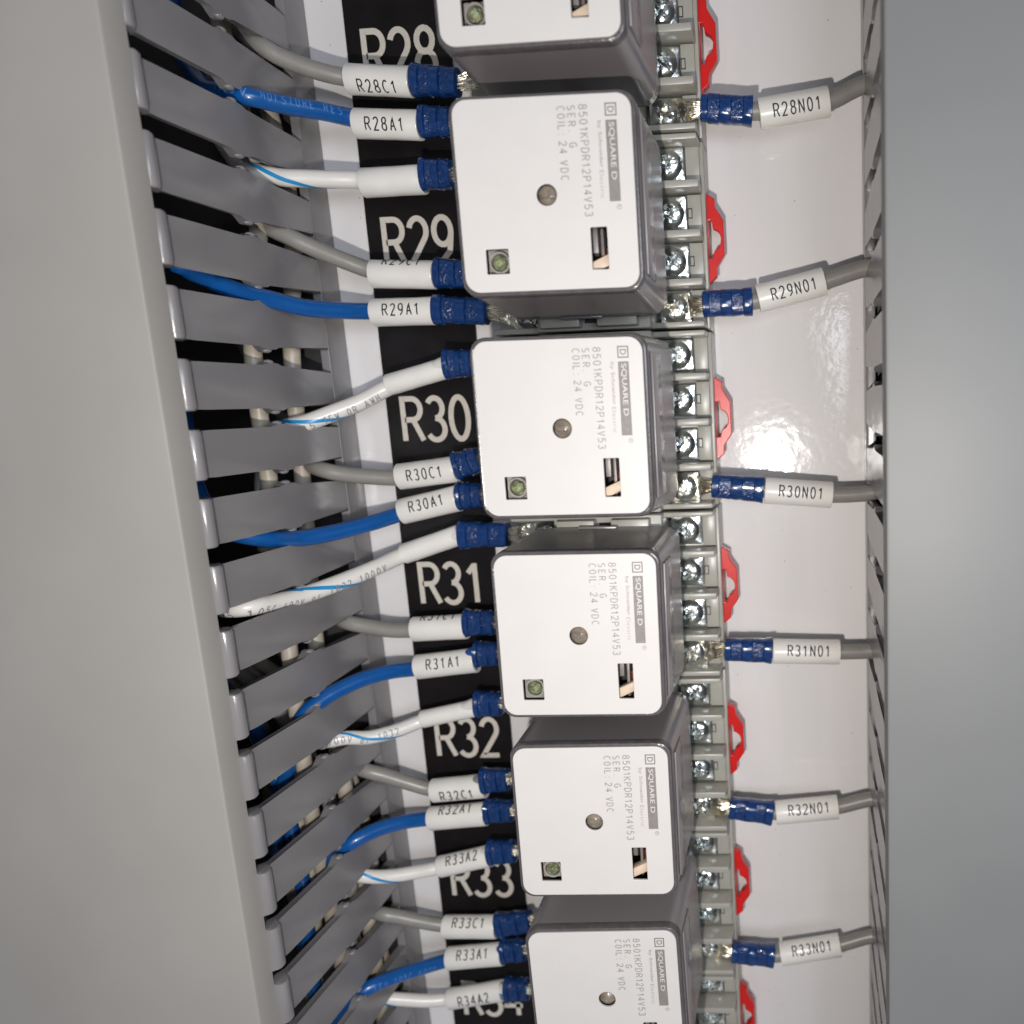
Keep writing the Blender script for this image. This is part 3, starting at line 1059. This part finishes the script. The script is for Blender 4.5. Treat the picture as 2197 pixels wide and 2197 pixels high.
def make_wire(name, label, cat, group, color, screw, b0, b1, s0, s1, pathpts, mark, phi, side,
              stripe=None, prints=(), SR=0.32, WR=0.195):
    """all points in world space; path runs from the barrel outwards to inside the duct"""
    root = thing(name, label, cat, tuple(screw), group)
    off = Vector(screw)
    # insulation, with the helical tracer stripe where the wire has one
    full = [b1.lerp(b0, 0.15), b1] + [s0.lerp(pathpts[0], 0.4)] + pathpts
    path = Path(full)
    bm = bmesh.new()
    add_tube(bm, path, WR, 22, off)
    mats = [color, 'cyan', 'faintink' if color != 'bluewire' else 'blueprint']
    if stripe:
        pitch, uc, wid = stripe
        best = min(range(400), key=lambda q: abs(project(path.frame(path.L * q / 400)[0]).x - uc))
        ph0 = 0.25 - path.L * best / 400 / pitch * 2 * PI
        n = int(path.L / 0.05)
        prev = None
        kmin = 0 if mark == 'R34A2' else int(((pathpts[0] - b1).length - 0.05) / path.L * n)   # hidden inside the sleeve before that
        for k in range(kmin, n + 1):
            s = path.L * k / n
            p, t, nn, b = path.frame(s)
            a = ph0 + s / pitch * 2 * PI
            row = []
            for q in (-1, -.33, .33, 1):
                aa = a + q * wid
                row.append(bm.verts.new(p + (nn * math.cos(aa) + b * math.sin(aa)) * (WR + 0.005) - off))
            if prev:
                for j in range(3):
                    f = bm.faces.new((prev[j], row[j], row[j + 1], prev[j + 1])); f.material_index = 1
            prev = row
    for (txt, s, ph, h) in prints:
        # path runs outwards from the barrel: on the left side that is -x, so flip the reading direction
        wrap_text(bm, txt, path, s, ph, WR + 0.006, h, h * 0.85, h * 0.13, off, None, 2, flip=(side < 0))
    bmesh.ops.recalc_face_normals(bm, faces=bm.faces)
    obj('insulation', bm, mats, root, smooth=50)
    # marker sleeve
    a, c = (s0, s1) if s0.x < s1.x else (s1, s0)
    bm = bmesh.new()
    rnd = random.Random(hash(mark) % 1000 if False else len(mark) + int(abs(s0.y) * 100))
    prof = [(0.0, SR * .80, SR * .80, 0, 2), (0.0, SR * .97, SR * .97, 0, 2), (0.015, SR * 1.0, SR, 0, 2), (0.4, SR * 1.0, SR * .985, 0, 2), (0.6, SR * .99, SR * .985, 0, 2),
            (0.985, SR * 1.01, SR, 0, 2), (1.0, SR * .985, SR * .97, 0, 2), (1.0, SR * .80, SR * .80, 0, 2), (0.93, SR * .78, SR * .78, 0, 2)]
    add_profile(bm, a, c, prof, sides=40, off=off)
    bmesh.ops.recalc_face_normals(bm, faces=bm.faces)
    sl = obj('marker_sleeve', bm, 'sleeve', root, smooth=40)
    if mark not in BLANK:
        bm = bmesh.new()
        sp = Path([a, c])
        nref = (CAM - (a + c) / 2)
        hgt = 0.265 if side > 0 else 0.265
        wrap_text(bm, mark, sp, sp.L * (0.53 if side > 0 else 0.52), phi, SR + 0.006, hgt, (0.188 if side > 0 else 0.195), 0.031, off, nref)
        bmesh.ops.recalc_face_normals(bm, faces=bm.faces)
        for f in bm.faces:
            pass
        obj('lettering', bm, 'ink', sl, smooth=0)
    bm = bmesh.new()
    barrel(bm, b0, b1, off, int(abs(b0.y) * 977), 0.87 if side > 0 else 0.93)
    bmesh.ops.recalc_face_normals(bm, faces=bm.faces)
    obj('crimp_barrel', bm, ['crimp', 'crimped'], root, smooth=40)
    bm = bmesh.new()
    tongue(bm, Vector(screw), b0, off, int(abs(b0.y) * 313))
    bmesh.ops.recalc_face_normals(bm, faces=bm.faces)
    obj('terminal_tongue', bm, 'tin', root, smooth=50)
    return root


# right side: normally-open contact wires.  pixel data: barrel start, barrel end, sleeve start, sleeve end, wire at the duct
RIGHT = [(28, 3, (1503, 232), (1614.6, 238.9), (1628.4, 244.6), (1777.5, 218), (1850, 183)),
         (29, 3, (1507, 653), (1614, 647), (1626, 642), (1768, 604), (1855, 576)),
         (30, 3, (1527, 1042), (1638, 1050.4), (1640.5, 1052), (1784.5, 1062), (1857, 1059)),
         (31, 3, (1554, 1393), (1656, 1395.7), (1658, 1397), (1800.6, 1398.8), (1862, 1397)),
         (32, 3, (1564.6, 1732.6), (1657.8, 1743.5), (1664.6, 1743.5), (1797, 1731), (1860, 1716)),
         (33, 3, (1569.5, 2042), (1661, 2050), (1675, 2047), (1802, 2026.7), (1863, 2010))]
for num, row, b0, b1, s0, s1, w in RIGHT:
    i = num - 28
    scr = Vector((1.78, -i * P - 0.05 + SY[row], 1.33))
    e = at(*w, 1.12)
    pts = [at(*s1, 1.18), e, e + Vector((0.5, 0.05, -0.02)), e + Vector((1.3, -0.5, -0.2)), e + Vector((1.8, -2.2, -0.4)), e + Vector((1.9, -4.0, -0.6))]
    make_wire('marked_wire', 'grey wire marked R%dN01 on the right, entering the right duct' % num, 'wire', 'grey wires on the right side',
              'greywire', scr, at(*b0, 1.44), at(*b1, 1.36), at(*s0, 1.32), at(*s1, 1.18), pts, 'R%dN01' % num, 0.05, 1,
              prints=(('1050', 3.25, 0.9, 0.17),) if num == 33 else ())

# left side: pixel data b0 (relay end), b1, s0 (near the barrel), s1, middle pixels, crossing pixel, pixels inside the duct with their x
LEFT = [
    ('R28C1', 'greywire', 0, 2, (985, 178), (888, 172), (885, 176), (748.7, 170), [(717.6, 161.5), (647, 141), (597, 120)], (566, 102), [(-7.7, (527, 74)), (-8.3, (500, 40))], -0.38),
    ('R28A1', 'bluewire', 0, 3, (970, 262), (906, 261), (904, 269), (765, 265), [(697, 240), (614, 225.7), (560, 213)], (528, 206), [(-7.6, (482, 197)), (-8.2, (440, 185))], 0.03),
    ('R29A2', 'whitewire', 1, 0, (972, 374), (908, 375), (910, 385), (780, 393), [(717.6, 385), (655.5, 383)], (606, 381), [(-7.7, (545, 368)), (-8.5, (510, 350))], 0.0),
    ('R29C1', 'greywire', 1, 2, (1010, 590), (938, 586), (935, 590), (800, 588), [(738, 559), (676, 534)], (620, 508), [(-7.6, (573, 484.5)), (-8.2, (560, 440))], 1.12),
    ('R29A1', 'bluewire', 1, 3, (1047.5, 669), (934, 664.6), (937, 667), (802.5, 671), [(738, 666.7), (655.5, 660.5)], (575, 641), [(-7.35, (510.6, 625)), (-7.6, (448, 600)), (-7.8, (372, 562)), (-8.6, (330, 540))], 0.2),
    ('R30A2', 'whitewire', 2, 0, (1015, 779), (958, 781), (958, 789), (834, 826), [(776, 861.5), (714, 886)], (660, 906), [(-7.6, (615, 917)), (-8.4, (590, 930))], 0.0),
    ('R30C1', 'greywire', 2, 2, (1030, 985), (981, 1000), (981, 1006), (857, 1023), [(797, 1023), (735, 1017)], (696, 1009), [(-7.6, (664, 995)), (-8.3, (650, 960))], -0.02),
    ('R30A1', 'bluewire', 2, 3, (1036, 1062), (985, 1064), (985, 1068.5), (863, 1097.5), [(797, 1122), (714, 1143)], (640, 1155), [(-7.35, (569, 1155.5)), (-7.7, (512, 1146)), (-8.6, (470, 1130))], 0.2),
    ('R31A2', 'whitewire', 3, 0, (1093, 1147), (989, 1147), (987, 1147), (867, 1188.6), [(797, 1221.7), (714, 1255)], (650, 1277), [(-7.35, (590, 1292)), (-7.6, (532, 1303)), (-8.1, (486, 1306)), (-8.8, (455, 1290))], 0.0),
    ('R31C1', 'greywire', 3, 2, (1062, 1336), (1000, 1336), (1002, 1344), (888, 1350), [(838, 1352), (789, 1344)], (748, 1336), [(-7.6, (722, 1322)), (-8.3, (705, 1290))], 1.08),
    ('R31A1', 'bluewire', 3, 3, (1070, 1403), (1022, 1403), (1022.6, 1416), (896, 1431), [(838, 1441), (776, 1458), (735, 1476)], (697, 1497), [(-7.4, (657, 1530)), (-8.0, (628, 1590)), (-8.4, (610, 1680))], 0.08),
    ('R32A2', 'whitewire', 4, 0, (1077, 1510), (1023, 1510), (1023, 1518), (907, 1543), [(855.5, 1565.6), (793, 1582)], (742, 1583), [(-7.5, (700, 1590)), (-8.2, (660, 1580))], 0.0),
    ('R32C1', 'greywire', 4, 2, (1092, 1672), (1036, 1675), (1042, 1685.7), (930, 1696), [(876, 1679.5), (822, 1663)], (784, 1653), [(-7.6, (757, 1640)), (-8.3, (740, 1610))], -0.62),
    ('R32A1', 'bluewire', 4, 3, (1100, 1739), (1044, 1739.5), (1044, 1745.7), (924, 1756), [(864, 1764), (806, 1781)], (757, 1806), [(-7.5, (725, 1830)), (-8.0, (695, 1880)), (-8.3, (680, 1950))], 0.62),
    ('R33A2', 'whitewire', 5, 0, (1106, 1826), (1050, 1828.6), (1054, 1834.8), (944.5, 1859.6), [(888.6, 1872), (834.8, 1880)], (785, 1880), [(-7.5, (745, 1872)), (-8.2, (700, 1862))], 0.35),
    ('R33C1', 'greywire', 5, 2, (1140, 1975), (1068.7, 1985), (1066.7, 1988), (955, 1988), [(897, 1975.6), (855.5, 1967)], (820, 1961), [(-7.6, (795, 1950)), (-8.3, (780, 1915))], 0.3),
    ('R33A1', 'bluewire', 5, 3, (1127, 2038), (1079, 2040), (1079, 2046), (963, 2056), [(897, 2079), (835, 2100)], (791, 2119), [(-7.5, (755, 2145)), (-8.0, (720, 2190)), (-8.3, (700, 2260))], 0.15),
    ('R34A2', 'whitewire', 6, 0, (1135, 2122), (1087, 2122.6), (1079, 2124.6), (965, 2143), [(917.6, 2147), (876, 2145)], (845, 2143), [(-7.6, (800, 2140)), (-8.3, (770, 2130))], -0.45),
]
COLW = {'greywire': 'grey', 'bluewire': 'blue', 'whitewire': 'white blue-striped'}
PRINT = {'R28A1': (('1000V MOISTURE RES', 3.35, -0.25, 0.17),),
         'R30A2': (('AWM 1015 TEW OR AWM', 3.4, 0.75, 0.17),),
         'R31A2': (('1335 105C 600V or 1032 1000V', 4.6, 0.62, 0.18),),
         'R32A2': (('1000V or 1032', 3.3, -0.1, 0.17),),
         'R33A1': (('TEW 105C 600V', 3.1, -0.1, 0.16),)}
STRIPE = {'R29A2': (-3.6, 605, 0.24), 'R30A2': (-3.6, 672, 0.22), 'R31A2': (-3.8, 705, 0.24), 'R32A2': (-4.0, 812, 0.20),
          'R33A2': (-3.6, 832, 0.20), 'R34A2': (-3.4, 1081, 0.30)}
EXIT = {'R28C1': (748, 166), 'R28A1': (765, 255), 'R29A2': (780, 386), 'R29C1': (800, 581), 'R29A1': (802, 668), 'R30A2': (834, 831), 'R30C1': (857, 1025),
        'R30A1': (865, 1100.5), 'R31A2': (867, 1190), 'R31C1': (888, 1352), 'R31A1': (896, 1434), 'R32A2': (907, 1546), 'R32C1': (928, 1693), 'R32A1': (923, 1756),
        'R33A2': (944.5, 1861), 'R33C1': (955, 1985), 'R33A1': (963, 2060), 'R34A2': (965, 2143)}
SIZE = {'R30A2': (0.255, 0.2), 'R31A2': (0.26, 0.2), 'R32A2': (0.235, 0.18), 'R33A2': (0.30, 0.185), 'R34A2': (0.30, 0.185)}
for mark, colr, i, row, b0, b1, s0, s1, mid, cross, inner, phi in LEFT:
    scr = Vector((-1.78, -i * P - 0.05 + SY[row], 1.33))
    zb_, zs_ = 1.46, 1.36
    X = at_x(*cross, -7.08)
    S1 = at(*s1, zs_)
    pts = [at(*EXIT[mark], zs_)]
    u0, u1 = s1[0], cross[0]
    for (u, v) in mid:
        k = (u0 - u) / (u0 - u1)
        pts.append(at(u, v, zs_ + (X.z - zs_) * k))
    pts.append(X)
    for x, uv in inner:
        pts.append(at_x(*uv, x))
    last = pts[-1]
    sgn = 1 if (last - pts[-2]).y > 0 else -1
    zi = min(last.z, 4.0)
    pts += [Vector((last.x - 0.7, last.y + sgn * 1.0, zi - 0.4)), Vector((last.x - 1.1, last.y + sgn * 3.0, max(zi - 1.0, 0.8)))]
    lab = BLANK.get(mark, '%s wire marked %s on its sleeve, left of the relays' % (COLW[colr], mark))
    make_wire('marked_wire', lab, 'wire', 'wires on the left side', colr, scr, at(*b0, zb_), at(*b1, zb_ - 0.02),
              at(*s0, zs_), S1, pts, mark, phi, -1, STRIPE.get(mark), PRINT.get(mark, ()), *SIZE.get(mark, (0.325, 0.195)))

# wires already lying lengthwise inside the ducts
def duct_wire(color, label, group, pts, stripe=False):
    root_mat = [color, 'cyan']
    pa = Path(pts, 0.3)
    bm = bmesh.new()
    off = Vector(pts[0])
    add_tube(bm, pa, WR, 14, off, True, 0, step=0.25)
    o = obj('duct_wire', bm, root_mat, None, smooth=50)
    o.location = off
    o['label'] = label
    o['category'] = 'wire'
    o['group'] = group


rnd = random.Random(3)
INSIDE = [('creamwire', 8), ('greywire', 3), ('bluewire', 1)]
k = 0
for colr, n in INSIDE:
    word = {'creamwire': 'cream', 'greywire': 'grey', 'bluewire': 'blue'}[colr]
    for j in range(n):
        x = -7.75 - 0.42 * ((k * 5) % 9) - rnd.uniform(0, .2)
        z = 0.5 + 0.38 * ((k * 7) % 6) + rnd.uniform(0, .2)
        pts = []
        y = 4.5
        while y > -28.5:
            deep = 1.0 if y > -12 else max(0.0, (y + 17) / 5)          # the bundle lies deep in the duct at the top
            xx = x + rnd.uniform(-.28, .28)
            pts.append(Vector((xx + (-13.4 + (k % 5) * 0.1 - xx) * deep, y, max(0.45, z * (1.25 - 0.95 * deep) + rnd.uniform(-.25, .3)))))
            y -= 3.4
        duct_wire(colr, '%s wire running lengthwise inside the left duct, seen through its slots' % word, '%s wires inside the left duct' % word, pts)
        k += 1
for x, z in ((-7.78, 2.9), (-7.60, 1.6)):
    pts = [Vector((x + rnd.uniform(-.38, .14), y, z * (0.7 if y > -6 else 1) + rnd.uniform(-.45, .3))) for y in (4.5, 1, -3, -6.5, -10, -14, -18, -23, -28.5)]
    duct_wire('creamwire', 'cream wire running lengthwise inside the left duct, seen through its slots', 'cream wires inside the left duct', pts)
for j in range(4):
    x = 6.9 + 0.45 * j
    z = 0.6 + 0.5 * (j % 3)
    pts = [Vector((x + rnd.uniform(-.2, .2), y, z + rnd.uniform(-.2, .3))) for y in (4.5, 0, -5, -10, -15, -20, -28)]
    duct_wire('greywire', 'grey wire running lengthwise inside the right duct, seen through its slots', 'grey wires inside the right duct', pts)
